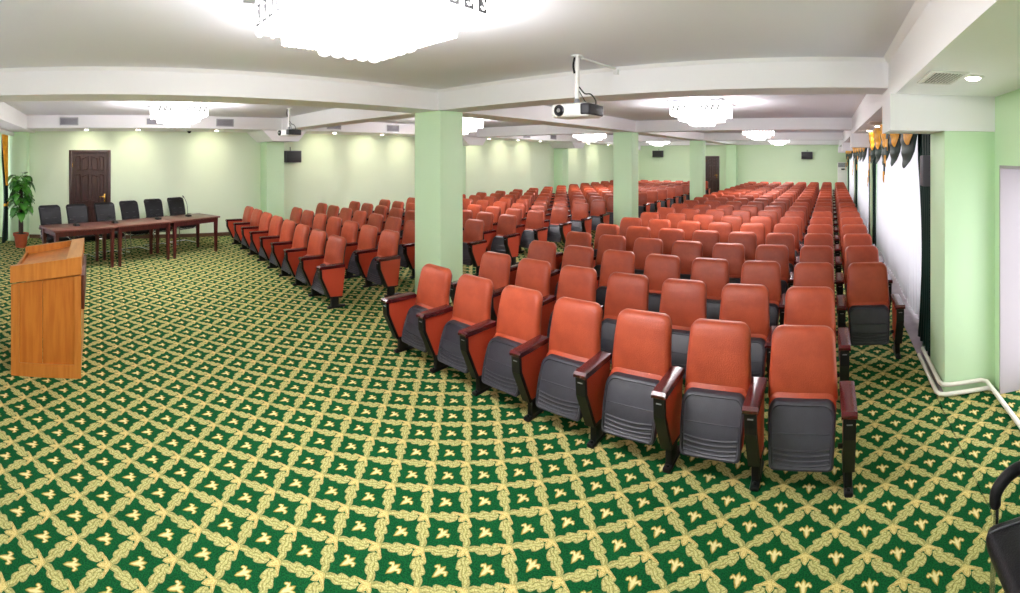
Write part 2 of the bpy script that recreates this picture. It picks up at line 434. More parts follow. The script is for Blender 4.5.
# doors
def panel_door(name, place, width, height, detailed):
    """built in local coords: x along width, y depth (room side = -y), then placed"""
    fr = MB(); t = .075
    fr.rbox(-t, 0, -.03, .12, 0, height+t, .008); fr.rbox(width, width+t, -.03, .12, 0, height+t, .008); fr.rbox(0, width, -.03, .12, height, height+t, .008)
    lf = MB(); lf.box(-.01, width+.01, .02, .06, 0, height+.01)
    pn = MB()
    if detailed:
        mid = width/2
        for z0, z1 in ((.12, .80), (.90, 1.58), (1.65, 2.02)):
            zz1 = min(z1, height-.07)
            for s in (-1, 1):
                for (xa, xb, rise) in ((.03, .20, .065), (.23, .35, .02)):
                    a, b = mid+s*xa, mid+s*xb
                    p = [(a, z0+rise*.6), (b, z0), (b, zz1-rise), (a, zz1)]
                    q = [(a+s*.03, z0+rise*.6+.03), (b-s*.03, z0+.03), (b-s*.03, zz1-rise-.03), (a+s*.03, zz1-.03)]
                    vs = [(x, .0195, z) for x, z in p]+[(x, -.004, z) for x, z in [(x+(s*.012 if i in (0, 3) else -s*.012), z+(.012 if i < 2 else -.012)) for i, (x, z) in enumerate(p)]]
                    vs += [(x, .008, z) for x, z in q]
                    pn.poly(vs, [(i, (i+1) % 4, 4+(i+1) % 4, 4+i) for i in range(4)]+[(4+i, 4+(i+1) % 4, 8+(i+1) % 4, 8+i) for i in range(4)]+[(8, 9, 10, 11)])
    hd = MB(); hx = width-.075
    hd.rbox(hx-.022, hx+.022, .004, .02, .86, 1.10, .005); hd.tube([(hx, .02, 1.03), (hx, -.04, 1.03), (hx-.03, -.045, 1.03), (hx-.13, -.04, 1.03)], .011)
    hd.lathe([(.014, -.006), (.014, .006)], 10, (hx, 0, .92))
    hg = MB()
    for z in (.3, 1.75): hg.tube([(.006, .0, z), (.006, .0, z+.11)], .014)
    for o, m in ((fr, 'door'), (lf, 'door'), (pn, 'door'), (hd, 'brass'), (hg, 'brass')): o.xf(place)
    f = struct(fr.obj(name, 'door'))
    l = lf.obj('leaf', 'door', f, 0)
    if detailed: pn.obj('panels', 'door', l, 0)
    hd.obj('handle', 'brass', f); hg.obj('hinge', 'brass', f)
    return f
# local (x,y) -> far-left wall: local +x -> +Y, local -y -> +X
P1 = Matrix(((0, -1, 0, XL), (1, 0, 0, D1Y[0]+.075), (0, 0, 1, 0), (0, 0, 0, 1)))
panel_door('door_1', P1, D1Y[1]-D1Y[0]-.15, D1Z-.075, True)
P2 = Matrix(((1, 0, 0, D2X[0]+.075), (0, 1, 0, YB), (0, 0, 1, 0), (0, 0, 0, 1)))
panel_door('door_2', P2, D2X[1]-D2X[0]-.15, D2Z-.075, True)

# ------------------------------------------------------------------ auditorium seats
def lean(x, z, d):                       # z up the cushion, d forward depth
    t = (z-.46)/.45
    return (x, .215*t+.125*(1-t)+.09-d-.02*math.sin(PI*min(max(t, 0), 1))+.035*(1-(x/.21)**2)*0, z)
def backrest_mb():
    o = routline(.45, .415, .44, .888, .03, .072)
    # bulging front: extra rings across the face
    return MB().layers(o, [(.012, .012), (0, .03), (0, .055), (.006, .072), (.018, .084), (.04, .090), (.09, .094), (.15, .092)], lean)
def back_shell_mb():
    o = routline(.41, .38, .40, .866, .05, .07)
    return MB().layers(o, [(.03, -.022), (.008, -.012), (0, .004), (.0, .018)], lean)
def sh(x, z, d):                         # the folded seat: leans, lower end nearest the viewer
    t = (z-.15)/.35
    bulge = .030*math.sin(PI*min(max(t*.9+.1, 0), 1))
    return (x, -.055*(1-t)+.085*t-d-bulge, z)
def seat_shell_mb():
    o = routline(.385, .418, .145, .485, .03, .06)
    m = MB().layers(o, [(.0, -.035), (0, .0), (.005, .010), (.016, .013), (.024, .004), (.06, .004)], sh)
    def bar(z, half, h, d, sag=0):
        n = 10; vs = []
        for i in range(n+1):
            x = -half+2*half*i/n; zz = z-sag*(1-(x/half)**2)
            vs += [sh(x, zz+h, .003), sh(x, zz, d), sh(x, zz-h, .003)]
        m.poly(vs, [(i*3+k, i*3+3+k, i*3+4+k, i*3+1+k) for i in range(n) for k in (0, 1)])
    bar(.335, .178, .004, .007)
    for z in (.262, .236, .210, .186): bar(z, .168, .006, .010, .012)
    for s in (-1, 1):
        for z in (.275, .43): m.poly([(*sh(s*.172+.008*math.cos(k), z+.008*math.sin(k), .012),) for k in [j*PI/3 for j in range(6)]], [tuple(range(6))])
    return m
def seat_pad_mb():
    o = routline(.395, .425, .18, .515, .03, .065)
    return MB().layers(o, [(.03, -.115), (.006, -.105), (0, -.085), (0, -.045), (.004, -.036)], sh)
PANEL = [(-.182, .53), (-.176, .42), (-.066, .165), (.125, .150), (.172, .53)]
def stand(x):
    cap = MB()
    pr = [(-.222, .535), (-.227, .555), (-.212, .572), (.15, .575), (.165, .562), (.165, .535)]
    n = len(pr)
    cap.poly([(x-.046, y, z) for y, z in pr]+[(x-.038, y+(.004 if y < 0 else -.004), z+.004) for y, z in pr]+[(x+.038, y+(.004 if y < 0 else -.004), z+.004) for y, z in pr]+[(x+.046, y, z) for y, z in pr],
             [(k*n+i, k*n+(i+1) % n, (k+1)*n+(i+1) % n, (k+1)*n+i) for k in range(3) for i in range(n)]+[tuple(range(n)), tuple(range(3*n, 4*n))])
    pan = MB().prism([(-.185, .53), (-.178, .422), (-.060, .165), (.125, .150), (.172, .53)], 'x', x-.030, x+.030)
    band = MB().prism([(-.214, .535), (-.207, .416), (-.080, .15), (.13, .138), (.13, .152), (-.058, .166), (-.178, .422), (-.185, .535)], 'x', x-.036, x+.036)
    leg = MB().rbox(x-.024, x+.024, -.035, .075, .02, .16, .006)
    leg.tube([(x-.06, .045, .23), (x+.0, .045, .23)], .016)
    foot = MB().rbox(x-.028, x+.028, -.085, .18, 0, .032, .012); foot.lathe([(.012, .03), (.012, .038), (.006, .041)], 8, (x, -.055, 0))
    return cap, pan, band, leg, foot
HP = .2807; HW = .3025                              # half the seat pitch
def make_seat(name, both, hp):
    t = thing(name, '', 'seat')
    backrest_mb().obj('backrest', 'leather', t, 60)
    back_shell_mb().obj('back_shell', 'back_shell', t, 60)
    ss = seat_shell_mb().obj('seat_shell', 'shell', t, 40)
    seat_pad_mb().obj('seat_pad', 'leather', ss, 60)
    for x in ((hp, -hp) if both else (hp,)):
        c, p, b, l, f = stand(x)
        c.obj('armrest', 'mahogany', t); po = p.obj('side_panel', 'panel_leather', t, 20); b.obj('edge_band', 'black', po, 20)
        MB().box(x-.017, x+.017, -.2165, -.210, .502, .508).obj('badge', 'greymetal', po, 0)
        lo = l.obj('leg', 'black', t); f.obj('foot', 'black', lo)
    return t
ORD = ['', 'first', 'second', 'third', 'fourth', 'fifth', 'sixth', 'seventh', 'eighth', 'ninth', 'tenth', 'eleventh', 'twelfth', 'thirteenth', 'fourteenth',
       'fifteenth', 'sixteenth', 'seventeenth', 'eighteenth', 'nineteenth', 'last']
LP = .605
PITCH, ROWP, NR = .5613, .925, 20
protos = {}
def put_seat(x, y, label, group, end, hp=HP):
    key = (end, hp)
    if key not in protos:
        o = protos[key] = make_seat('auditorium_seat', end, hp); o.location = (x, y, 0); o['label'] = label; o['group'] = group
    else: dup(protos[key], (x, y, 0), 0, label, group)
for r in range(NR):
    rowname = ('front row' if r == 0 else ORD[r+1]+' row')
    cols = list(range(7))
    for k in cols:
        x = -.16-PITCH*k+.0065*ROWP*r; y = 2.80+ROWP*r-.035*(x-.12)
        pos = 'at the window end' if k == 0 and r < 2 else ('at the aisle end' if k == 6 else ORD[k+(1 if r < 2 else 2)]+' from the window')
        put_seat(x, y, 'folded red seat %s, %s of the window-side block' % (pos, rowname), 'red seats of the window-side block', k == 6)
    if r >= 2:
        x = -.16+PITCH+.0065*ROWP*r; y = 2.80+ROWP*r-.035*(x-.12)
        put_seat(x, y, 'folded red seat at the window end, %s of the window-side block' % rowname, 'red seats of the window-side block', False)
    for k in range(8):
        if r == 1 and k == 7: continue
        x = -5.385-LP*(k+.5); y = 2.80+ROWP*r-.035*(x-.12)
        pos = 'at the aisle end' if k == 0 else ('at the wall end' if k == (6 if r == 1 else 7) else ORD[k+1]+' from the aisle')
        put_seat(x, y, 'folded red seat %s, %s of the wall-side block' % (pos, rowname), 'red seats of the wall-side block', k == (6 if r == 1 else 7), HW)

# ------------------------------------------------------------------ lectern
def lectern():
    X0, X1, Y0, Y1 = -5.16, -4.20, -.775, -.135      # X1 = side seen by the camera
    W, D = X1-X0, Y1-Y0
    t = thing('lectern', 'orange cherry wood lectern with a slanted reading top, standing on the open carpet', 'lectern', (X0, Y0, 0))
    def side(x0, x1, name, vis):
        zt = lambda y: 1.0+(.10/D)*y
        sp = MB()
        sp.prism([(0, 0), (D, 0), (D, .12), (0, .12)], 'x', x0, x1)                       # bottom rail
        sp.prism([(0, .12), (.075, .12), (.075, .845), (0, .83)], 'x', x0, x1)
        sp.prism([(D-.06, .12), (D, .12), (D, .93), (D-.06, .92)], 'x', x0, x1)
        o = sp.obj(name, 'lectern', t, 0)
        a, b = (x0, x1-.016) if vis > 0 else (x0+.016, x1)
        ym = .29
        MB().prism([(.075, .12), (ym-.002, .12), (ym-.002, .845+.075*(ym-.075)/(D-.135)), (.075, .845)], 'x', a, b).obj('inset_board', 'lectern_board', o, 0)
        MB().prism([(ym+.002, .12), (D-.06, .12), (D-.06, .92), (ym+.002, .845+.075*(ym-.075)/(D-.135))], 'x', a, b-.001).obj('inset_board', 'lectern_board', o, 0)
        a, b = (x0, x1+.008) if vis > 0 else (x0-.008, x1)
        MB().prism([(-.006, .846), (D+.006, .946), (D+.006, zt(D)), (-.006, zt(0))], 'x', a, b).obj('upper_rail', 'lectern', o, 0)
    side(W-.03, W, 'side_panel', 1); side(0, .03, 'side_panel', -1)
    MB().box(.03, W-.03, D-.025, D-.003, .0, 1.04).obj('front_panel', 'lectern', t, 0)
    MB().prism([(.03, .90), (D-.12, 1.0), (D-.12, 1.02), (.03, .92)], 'x', .03, W-.03).obj('reading_board', 'lectern', t, 0)
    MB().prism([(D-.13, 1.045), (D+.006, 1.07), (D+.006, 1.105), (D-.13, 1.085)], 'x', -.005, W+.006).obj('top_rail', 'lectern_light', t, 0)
    MB().box(.03, W-.03, .0, .022, .84, .945).obj('lip', 'lectern', t, 0)
    MB().rbox(.10, W-.02, D, D+.03, .62, .93, .004).obj('front_board', 'lectern_dark', t)
    MB().box(.03, W-.03, .1, D-.04, .45, .47).obj('shelf', 'lectern', t, 0)
    kn = MB()
    for y, z in ((D-.02, .935), (D-.02, .10), (.02, .10)): kn.lathe([(.006, -.002), (.006, .002)], 8, (0, 0, 0))
lectern()

# ------------------------------------------------------------------ tables with microphones and chairs
TD = Vector((-.452, .892, 0)).normalized(); TN = Vector((TD.y, -TD.x, 0))    # along the row, toward the room
F0 = Vector((-7.86, -.72, 0)); TL, TW, TH = 1.245, .72, .745
trz = math.atan2(TD.y, TD.x)
def make_table(label, i):
    o = F0+TD*(TL*(i+.5))-TN*(TW/2)
    t = thing('conference_table', label, 'table', (o.x, o.y, 0), trz, 'dark wooden tables of the presiding row')
    MB().rbox(-TL/2+.003, TL/2-.003, -TW/2, TW/2, TH-.03, TH, .006).obj('tabletop', 'table', t)
    ap = MB()
    x, y = TL/2-.08, TW/2-.06
    ap.box(-x, x, -y-.01, -y+.012, TH-.12, TH-.03); ap.box(-x, x, y-.012, y+.01, TH-.12, TH-.03)
    ap.box(-x-.01, -x+.012, -y, y, TH-.12, TH-.03); ap.box(x-.012, x+.01, -y, y, TH-.12, TH-.03)
    ap.obj('apron', 'tableleg', t, 0)
    for sx in (-1, 1):
        for sy in (-1, 1):
            a, b = sx*x, sy*y
            m = MB(); h0, h1 = .022, .034
            m.poly([(a-h0, b-h0, 0), (a+h0, b-h0, 0), (a+h0, b+h0, 0), (a-h0, b+h0, 0), (a-h1, b-h1, TH-.03), (a+h1, b-h1, TH-.03), (a+h1, b+h1, TH-.03), (a-h1, b+h1, TH-.03)],
                   [(0, 3, 2, 1), (4, 5, 6, 7), (0, 1, 5, 4), (1, 2, 6, 5), (2, 3, 7, 6), (3, 0, 4, 7)])
            m.obj('leg', 'tableleg', t, 0)
make_table('dark wooden conference table nearest the potted plant, in a row of three', 0)
make_table('dark wooden conference table in the middle of the row of three', 1)
make_table('dark wooden conference table nearest the red seats, in a row of three', 2)

def make_chair(label, loc, rz, group):
    """black leather armchair on chrome tube legs; it faces local -y"""
    t = thing('conference_chair', label, 'chair', loc, rz, group)
    def bk(x, z, d):
        q = (z-.5)/.55
        return (x*(1), .22+.13*q*q+.03*q-d+.05*(x/.25)**2*-1, z)
    o = routline(.43, .46, .47, 1.04, .05, .06)
    br = MB().layers(o, [(.02, -.03), (.004, -.02), (0, 0), (.004, .025), (.02, .04), (.06, .045), (.12, .045)], bk).obj('backrest', 'blackleather', t, 60)
    sm = MB()
    for z, hw in ((.985, .216), (.80, .12), (.70, .12)):
        sm.tube([bk(-hw+2*hw*k/8, z, .049 if z < .9 else .0445) for k in range(9)], .004, 6)
        if z > .9: sm.tube([bk(-hw+2*hw*k/8, z, -.030) for k in range(9)], .004, 6)
    sm.obj('stitching', 'seam_dark', br)
    MB().layers([(x, z) for x, z in routline(.44, .45, -.25, .24, .06, .07)], [(.02, .385), (.004, .40), (0, .43), (.006, .455), (.03, .47), (.09, .475)], lambda x, z, d: (x, z, d)).obj('seat', 'blackleather', t, 60)
    for sx in (-1, 1): MB().tube([(sx*.165, -.235, .468), (sx*.165, -.19, .4755), (sx*.168, .18, .4755)], .003, 6).obj('seat_stitching', 'seam', t)
    for s in (-1, 1):
        x = s*.25
        fr = MB().tube(curve([(s*.215, .24, .58), (x, .20, .615), (x, 0, .622), (x, -.10, .61), (x, -.165, .55), (x, -.175, .42), (x, -.19, .20), (x, -.19, .045), (x, -.14, .014), (x, .05, .013), (x, .25, .013)], 5), .0125, 10)
        fr.obj('frame', 'chrome', t, 60)
        MB().tube(curve([(x, .16, .635), (x, 0, .642), (x, -.10, .63), (x, -.17, .57), (x, -.18, .50)], 5), [.02]+[.026]*19+[.02], 10).obj('armrest', 'blackleather', t, 60)
    MB().tube([(-.25, .24, .013), (.25, .24, .013)], .0125).obj('crossbar', 'chrome', t)
    br2 = MB(); br2.tube([(-.25, -.18, .36), (.25, -.18, .36)], .012); br2.tube([(-.19, -.18, .36), (-.19, .22, .38), (-.19, .28, .55)], .012); br2.tube([(.19, -.18, .36), (.19, .22, .38), (.19, .28, .55)], .012)
    br2.obj('seat_support', 'chrome', t)
    return t
CH = [(-9.26, -.95), (-9.50, -.43), (-9.86, .13), (-10.24, .69), (-10.62, 1.25), (-10.96, 1.85)]
CL = ['black leather armchair behind the tables, nearest the potted plant', 'black leather armchair behind the tables, second from the potted plant',
      'black leather armchair in front of the dark door, on its handle side', 'black leather armchair behind the middle table, next past the dark door',
      'black leather armchair behind the tables, second from the red seats', 'black leather armchair behind the tables, nearest the red seats']
crz = math.atan2(-TN.y, -TN.x)-PI/2       # local -y looks along TN
crz = math.atan2(TN.x, -TN.y)
first_chair = None
for i, ((x, y), lab) in enumerate(zip(CH, CL)):
    # CH marks the top of the backrest; step from there to the chair's foot
    px, py = x+TN.x*.36, y+TN.y*.36
    if first_chair is None: first_chair = make_chair(lab, (px, py, 0), crz, 'black armchairs behind the tables')
    else: dup(first_chair, (px, py, 0), crz+random.uniform(-.08, .08), lab)
near = dup(first_chair, (.88, 1.62, 0), -PI/2, 'black leather armchair with chrome legs standing alone near the doorway')
del near['group']

def make_mic(label, p, tall, rz):
    t = thing('microphone', label, 'microphone', (p.x, p.y, TH), rz, 'table microphones')
    MB().layers(routline(.11, .10, -.07, .07, .03, .03), [(0, 0), (0, .012), (.012, .03), (.03, .038)], lambda x, z, d: (x, z, d)).obj('base', 'black', t)
    if tall: pts = [(0, .03, .03), (0, .025, .12), (0, .05, .25), (0, .12, .36), (0, .16, .39)]
    else: pts = [(0, .03, .03), (0, .03, .06), (0, .06, .085), (0, .14, .095), (0, .22, .09)]
    MB().tube(curve(pts, 6), .005, 6).obj('gooseneck', 'black', t)
    e = Vector(pts[-1]); d = (e-Vector(pts[-2])).normalized()
    MB().tube([e-d*.01, e, e+d*.045, e+d*.055], [.007, .012, .012, .006], 8).obj('microphone_head', 'black', t)
mrz = math.atan2(TN.x, -TN.y)
def on_table(t, back): return F0+TD*t-TN*back
make_mic('low black table microphone on the table end nearest the potted plant', on_table(.62, .42), False, mrz)
make_mic('low black table microphone near the joint of the first two tables', on_table(1.42, .42), False, mrz)
make_mic('low black table microphone on the middle table', on_table(2.42, .42), False, mrz)
make_mic('black gooseneck microphone standing upright on the table nearest the red seats', on_table(3.2, .42), True, mrz)

# ------------------------------------------------------------------ potted plant
def plant():
    t = thing('potted_plant', 'tall leafy green plant in a terracotta pot in the corner by the curtain', 'plant', (-10.22, -1.66, 0))
    MB().lathe([(.11, 0), (.12, .005), (.155, .25), (.175, .255), (.18, .31), (.165, .31), (.155, .285), (.01, .285)], 24).obj('pot', 'terracotta', t)
    MB().lathe([(.155, .26), (.15, .287), (.01, .292)], 20).obj('soil', 'soil', t)
    MB().tube([(0, 0, .28), (.005, 0, .8), (0, .005, 1.42)], [.055, .05, .04], 10).obj('trunk', 'trunk', t)
    fo = MB(); rnd = random.Random(3)
    for k in range(120):
        z = rnd.uniform(.86, 1.56) if k > 12 else rnd.uniform(.66, .86); a = rnd.uniform(0, 2*PI); L = rnd.uniform(.15, .26); W = L*.40
        out = Vector((math.cos(a), math.sin(a), 0)); sd = Vector((-out.y, out.x, 0)); p0 = Vector((0, 0, z))+out*.04
        st = rnd.uniform(.03, .12); el = rnd.uniform(.25, .9)
        p1 = p0+out*st+Vector((0, 0, st*el))
        fo.tube([p0, p1], .005, 5)
        droop = rnd.uniform(.5, 1.5); vs = []
        for i in range(7):
            u = i/6; c = p1+out*(L*u*.75)+Vector((0, 0, .25*L*u-droop*L*u*u*.8)); w = W*math.sin(PI*min(u*.9+.08, 1))**.8
            if i == 6: w = .002
            vs += [c-sd*w+Vector((0, 0, .018)), c-Vector((0, 0, .006)), c+sd*w+Vector((0, 0, .018))]
        fo.poly(vs, [(i*3+j, i*3+3+j, i*3+4+j, i*3+1+j) for i in range(6) for j in (0, 1)])
    fo.obj('foliage', 'leaf', t, 60)
plant()

# ------------------------------------------------------------------ chandeliers
def make_chandelier(label, loc):
    t = thing('chandelier', label, 'chandelier', loc, 0, 'stepped crystal ceiling lights')
    MB().rbox(-.475, .475, -.475, .475, -.02, 0, .004).obj('base_plate', 'greymetal', t)
    h = .42
    a = MB().box(-h, h, -h, h, -.225, -.022).obj('upper_tier', 'lampside', t, 0)
    n = 9
    for sd in range(4):
        rot = Matrix.Rotation(sd*PI/2, 4, 'Z')
        for k in range(n):
            x = -h+.05+(2*h-.10)*k/(n-1)
            q = MB().box(x-.029, x+.029, -h-.006, -h-.002, -.19, -.06).xf(rot)
            r = MB().tube(curve([(x+.013, -h-.009, -.09), (x-.002, -h-.009, -.077), (x-.014, -h-.009, -.095), (x, -h-.009, -.124), (x+.014, -h-.009, -.152), (x+.002, -h-.009, -.174), (x-.014, -h-.009, -.16)], 3), .0042, 5).xf(rot)
            nf = len(q.f); q.poly(r.v, r.f)
            po = q.obj('etched_panel', 'scroll', a, 40); po.data.materials.append(M['crystal'])
            for fi, pf in enumerate(po.data.polygons): pf.material_index = 0 if fi < nf else 1
    b = MB().box(-.305, .305, -.305, .305, -.29, -.225).obj('middle_tier', 'lamp', t, 0)
    fr = MB()
    for s in range(4):
        rot = Matrix.Rotation(s*PI/2, 4, 'Z'); q = MB()
        for k in range(23):
            x = -h+.02+(2*h-.04)*k/22
            if k % 2 == 0: q.tube([(x, -h+.012, -.22), (x, -h+.012, -.243)], .009, 6)
            x *= .31/h; q.tube([(x, -.314, -.225), (x, -.314, -.312)], .0095, 6)
        q.xf(rot); fr.poly(q.v, q.f)
    fo = fr.obj('crystal_fringe', 'crystal', t, 60); fo['kind'] = 'stuff'
    c = MB().box(-.15, .15, -.15, .15, -.345, -.29).obj('lower_tier', 'lamp', t, 0)
    for i in range(5):
        for j in range(5):
            if 0 < i < 4 and 0 < j < 4: continue
            x, y = -.15+.075*i, -.15+.075*j
            bl = MB().lathe([(.012, -.29), (.036, -.32), (.040, -.35), (.030, -.38), (.008, -.392)], 10, (x, y, 0))
            bl.obj('crystal_drop', 'crystal', c, 60)
    for ax, ay in ((.56, 0), (-.56, 0), (0, .56), (0, -.56)):
        L = bpy.data.lights.new('chandelier_bulb', 'POINT'); L.energy = 16; L.color = (1, .965, .985); L.shadow_soft_size = .12
        lo = bpy.data.objects.new('chandelier_bulb', L); COL.objects.link(lo); lo.parent = t; lo.location = (ax, ay, -.25)
    return t
CHD = [(-2.03, 1.33, 'very large bright crystal ceiling light above the open carpet, nearest of the window-side line'),
       (-2.06, 7.45, 'crystal ceiling light second along the window-side line, beyond the near projector'),
       (-2.08, 13.9, 'small-looking crystal ceiling light third along the window-side line'),
       (-2.15, 20.35, 'farthest crystal ceiling light of the window-side line, near the back wall'),
       (-7.75, 1.38, 'crystal ceiling light above the row of tables'),
       (-7.65, 7.5, 'crystal ceiling light half hidden behind the nearest green column'),
       (-7.8, 13.9, 'crystal ceiling light seen below the near projector'),
       (-7.75, 20.35, 'farthest crystal ceiling light of the wall-side line, seen beside second column')]
c0 = None
for x, y, lab in CHD:
    if c0 is None: c0 = make_chandelier(lab, (x, y, ZC))
    else: dup(c0, (x, y, ZC), 0, lab)
c0.scale = (1.065, 1.065, .93)                 # the nearest one is a larger size

# ------------------------------------------------------------------ projectors
def make_projector(label, loc, rz, pole):
    t = thing('projector', label, 'projector', loc, rz, 'ceiling projectors')
    MB().rbox(-.19, .19, -.14, .14, -.075, .045, .03, 3).obj('body', 'white', t, 60)
    MB().rbox(.10, .196, -.145, .145, -.062, .04, .02, 3).obj('grille', 'grille', t, 60)
    ln = MB().lathe([(.05, -.004), (.05, .01), (.036, .012)], 18); ln.xf(Matrix.Translation((-.10, -.14, -.015)) @ Matrix.Rotation(PI/2, 4, 'X')); lo = ln.obj('lens', 'lens', t)
    MB().lathe([(.02, .011), (.018, .018)], 14).xf(Matrix.Translation((-.10, -.14, -.015)) @ Matrix.Rotation(PI/2, 4, 'X')).obj('lens_glass', 'chrome', lo)
    br = MB().rbox(-.12, .12, -.05, .05, .045, .056, .003); br.lathe([(.03, .056), (.02, .10)], 12)
    br.obj('bracket', 'greymetal', t)
    po = MB().tube([(0, 0, .09), (0, 0, pole)], .021, 12); po.lathe([(.05, pole-.012), (.05, pole)], 16)
    po.obj('pole', 'white', t, 40)
    for pts, r in (([(-.01, -.028, pole-.02), (-.022, -.03, pole-.09), (-.014, -.026, pole-.16)], .010),
                   ([(.02, 0, .20), (.07, .01, .14), (.13, .01, .13), (.17, .02, .08), (.175, .02, .04)], .006),
                   ([(.015, 0, .17), (.06, 0, .10), (.09, 0, .05)], .004)):
        MB().tube(curve(pts, 5), r, 6).obj('cable', 'black', t, 60)
make_projector('white projector hanging nearest, in front of the first ceiling beam', (-2.12, 3.55, 2.42), math.radians(2), ZC-2.42)
make_projector('white projector hanging over the wall-side seats, near the dark wall speaker', (-7.85, 3.45, 2.46), math.radians(12), ZC-2.46)
cd = MB().tube([(-2.105, 3.61, ZC-.014), (-2.05, 4.20, ZC-.02)], .012, 8); cd.rbox(-2.075, -2.03, 4.17, 4.222, ZC-.075, ZC-.02, .006)
tag(cd.obj('cable_conduit', 'white'), 'thin white cable tube along the ceiling from the near projector to the beam', 'cable tube')

# ------------------------------------------------------------------ speakers
def make_speaker(label, loc, rz, w=.50, h=.33, d=.26, group='grey wall speakers'):
    t = thing('wall_speaker', label, 'speaker', loc, rz, group)
    MB().rbox(-w/2, w/2, -d, -.06, -h/2, h/2, .012).obj('cabinet', 'speaker', t)
    MB().rbox(-w/2+.02, w/2-.02, -d-.012, -d+.002, -h/2+.02, h/2-.02, .008).obj('grille', 'grille', t)
    m = MB().box(-.03, .03, -.07, 0, -.05, .05); m.tube([(0, -.03, .0), (0, -.01, h/2+.10)], .01, 6); m.obj('bracket', 'black', t, 0)
make_speaker('dark grey speaker on the far-left wall beside the green half column', (XL, 5.04, 2.01), PI/2, .44, .31)
make_speaker('black speaker on the back wall between the second and third columns', (-9.15, YB, 2.17), 0, .58, .36)
make_speaker('black speaker on the back wall above the window-side seats', (-1.08, YB, 2.08), 0, .57, .37)
make_speaker('grey speaker mounted on the near window column, in front of the curtain', (1.04, 4.35, 1.865), PI, .26, .30, .22)

# ------------------------------------------------------------------ air conditioner
def air_con():
    t = thing('air_conditioner', 'tall white floor-standing air conditioner in the back corner by the windows', 'air conditioner', (.76, YB-.32, 0))
    MB().rbox(-.27, .27, -.16, .16, 0, 1.74, .02).obj('cabinet', 'white', t)
    lv = MB()
    for k in range(9): lv.box(-.23, .23, -.175, -.155, 1.50+.02*k, 1.512+.02*k)
    lo = MB().box(-.24, .24, -.168, -.158, 1.49, 1.69).obj('air_outlet', 'grille', t, 0); lv.obj('louvres', 'vent', lo, 0)
    MB().rbox(-.09, .09, -.166, -.158, 1.34, 1.42, .004).obj('display', 'grille', t)
    MB().rbox(-.24, .24, -.168, -.158, .12, 1.2, .006).obj('front_cover', 'white', t)
air_con()

# ------------------------------------------------------------------ curtains
def y_curtain(x, ya, yb, z0, z1, label, folds, amp=.035, mat_='sheer', name='sheer_curtain', cat='curtain', group=None):
    n = folds*8
    m = MB().grid(lambda u, v: (x+amp*math.sin(2*PI*folds*u)*(.5+.5*(1-v))+.012*math.sin(17*u+3*v), ya+(yb-ya)*u, z0+(z1-z0)*v+(.012*math.sin(2*PI*folds*u) if v == 0 else 0)), n, 6)
    return tag(m.obj(name, mat_, smooth=80), label, cat, group)
def swag(m_in, m_out, x, ya, yb, zt, zyel, zbot):
    """U-shaped swag on the plane x, between ya and yb: golden middle, dark green border"""
    def f(u0, u1, zb, off, ex):
        def g(u, v):
            w = u0+(u1-u0)*u; s = math.sin(PI*w); k = math.sin(PI*u)**ex
            z = zt-(zt-zb)*v*(.12+.88*k)
            yy = ya+(yb-ya)*w
            yy = (ya+yb)/2+(yy-(ya+yb)/2)*(1-.22*(zt-z)/(zt-zbot))
            return (x-.015-off-.15*s**.6*(1-.3*(zt-z)/(zt-zbot))-.007*math.sin((zt-z)*45)*s, yy, z)
        return g
    m_out.grid(f(0, 1, zbot, 0, .25), 18, 18)
    m_in.grid(f(.025, .40, zyel, .012, .5), 14, 16)
def tail(m_in, m_out, x, y, w, zt, zb):
    """zigzag cascade hanging beside a swag"""
    n = 7; d = 1 if w > 0 else -1
    for k in range(n):
        z1 = zt-(zt-zb)*k/n*.92; z0 = zt-(zt-zb)*(k+1.5)/n*.92; ww = abs(w)*(1-.8*k/n)
        q = m_in if k % 2 == 0 else m_out
        q.grid(lambda u, v: (x-.05-.012*k-.02*math.sin(PI*u), y+d*ww*u, z1+(z0-z1)*v*(1-.55*u)), 5, 3)
BAYS = [(4.76, 10.22, 'nearest the doorway'), (11.0, 16.68, 'in the second window bay'), (17.4, 23.1, 'in the farthest window bay')]
CX = 1.10
for i, (ya, yb, where) in enumerate(BAYS):
    y_curtain(CX, ya, yb, .06, 2.50, 'long white sheer curtain over the window %s' % where, 34, group='white window sheers')
    t = thing('curtain_valance', 'gold and dark green swagged curtain valance %s' % where, 'valance', (0, 0, 0), 0, 'swagged window valances')
    nS = 5; per = (yb-.40-ya)/nS
    for k in range(nS):
        a, b = MB(), MB(); y0 = ya+per*k+.02
        swag(a, b, CX-.12, y0, y0+per*.93, 2.50, 2.13, 1.87)
        so = b.obj('swag', 'greensatin', t, 80); a.obj('golden_centre', 'gold', so, 80)
    a, b = MB(), MB()
    for k in (2,): tail(a, b, CX-.16, ya+per*k-.05, .30, 2.50, 1.60)
    so = b.obj('cascade', 'greensatin', t, 80); a.obj('golden_lining', 'gold', so, 80)
    for end, (e0, e1, nm) in enumerate(((4.42 if i == 0 else ya-.12, ya+.30, 'near'), (yb-.25, yb+.10, 'far'))):
        dr = thing('side_drape', 'dark green side drape at the %s end of the curtains %s' % (nm, where.replace('in the ', 'in ').replace(' window bay', ' bay')), 'drape', (0, 0, 0), 0, 'green window side drapes')
        MB().grid(lambda u, v: (CX-.09+.03*math.sin(2*PI*5*u), e0+(e1-e0)*(u*(1-.35*math.sin(PI*min(v*1.25, 1))) + (0 if end == 0 else .35*math.sin(PI*min(v*1.25, 1)))), .03+2.46*v), 40, 14).obj('drape', 'greensatin', dr, 80)
        if end == 0: continue
        a, b = MB(), MB(); tail(a, b, CX-.09, e1, -.36, 2.48, 1.30); a.poly(b.v, b.f)
        a.obj('golden_edge', 'gold', dr, 80)
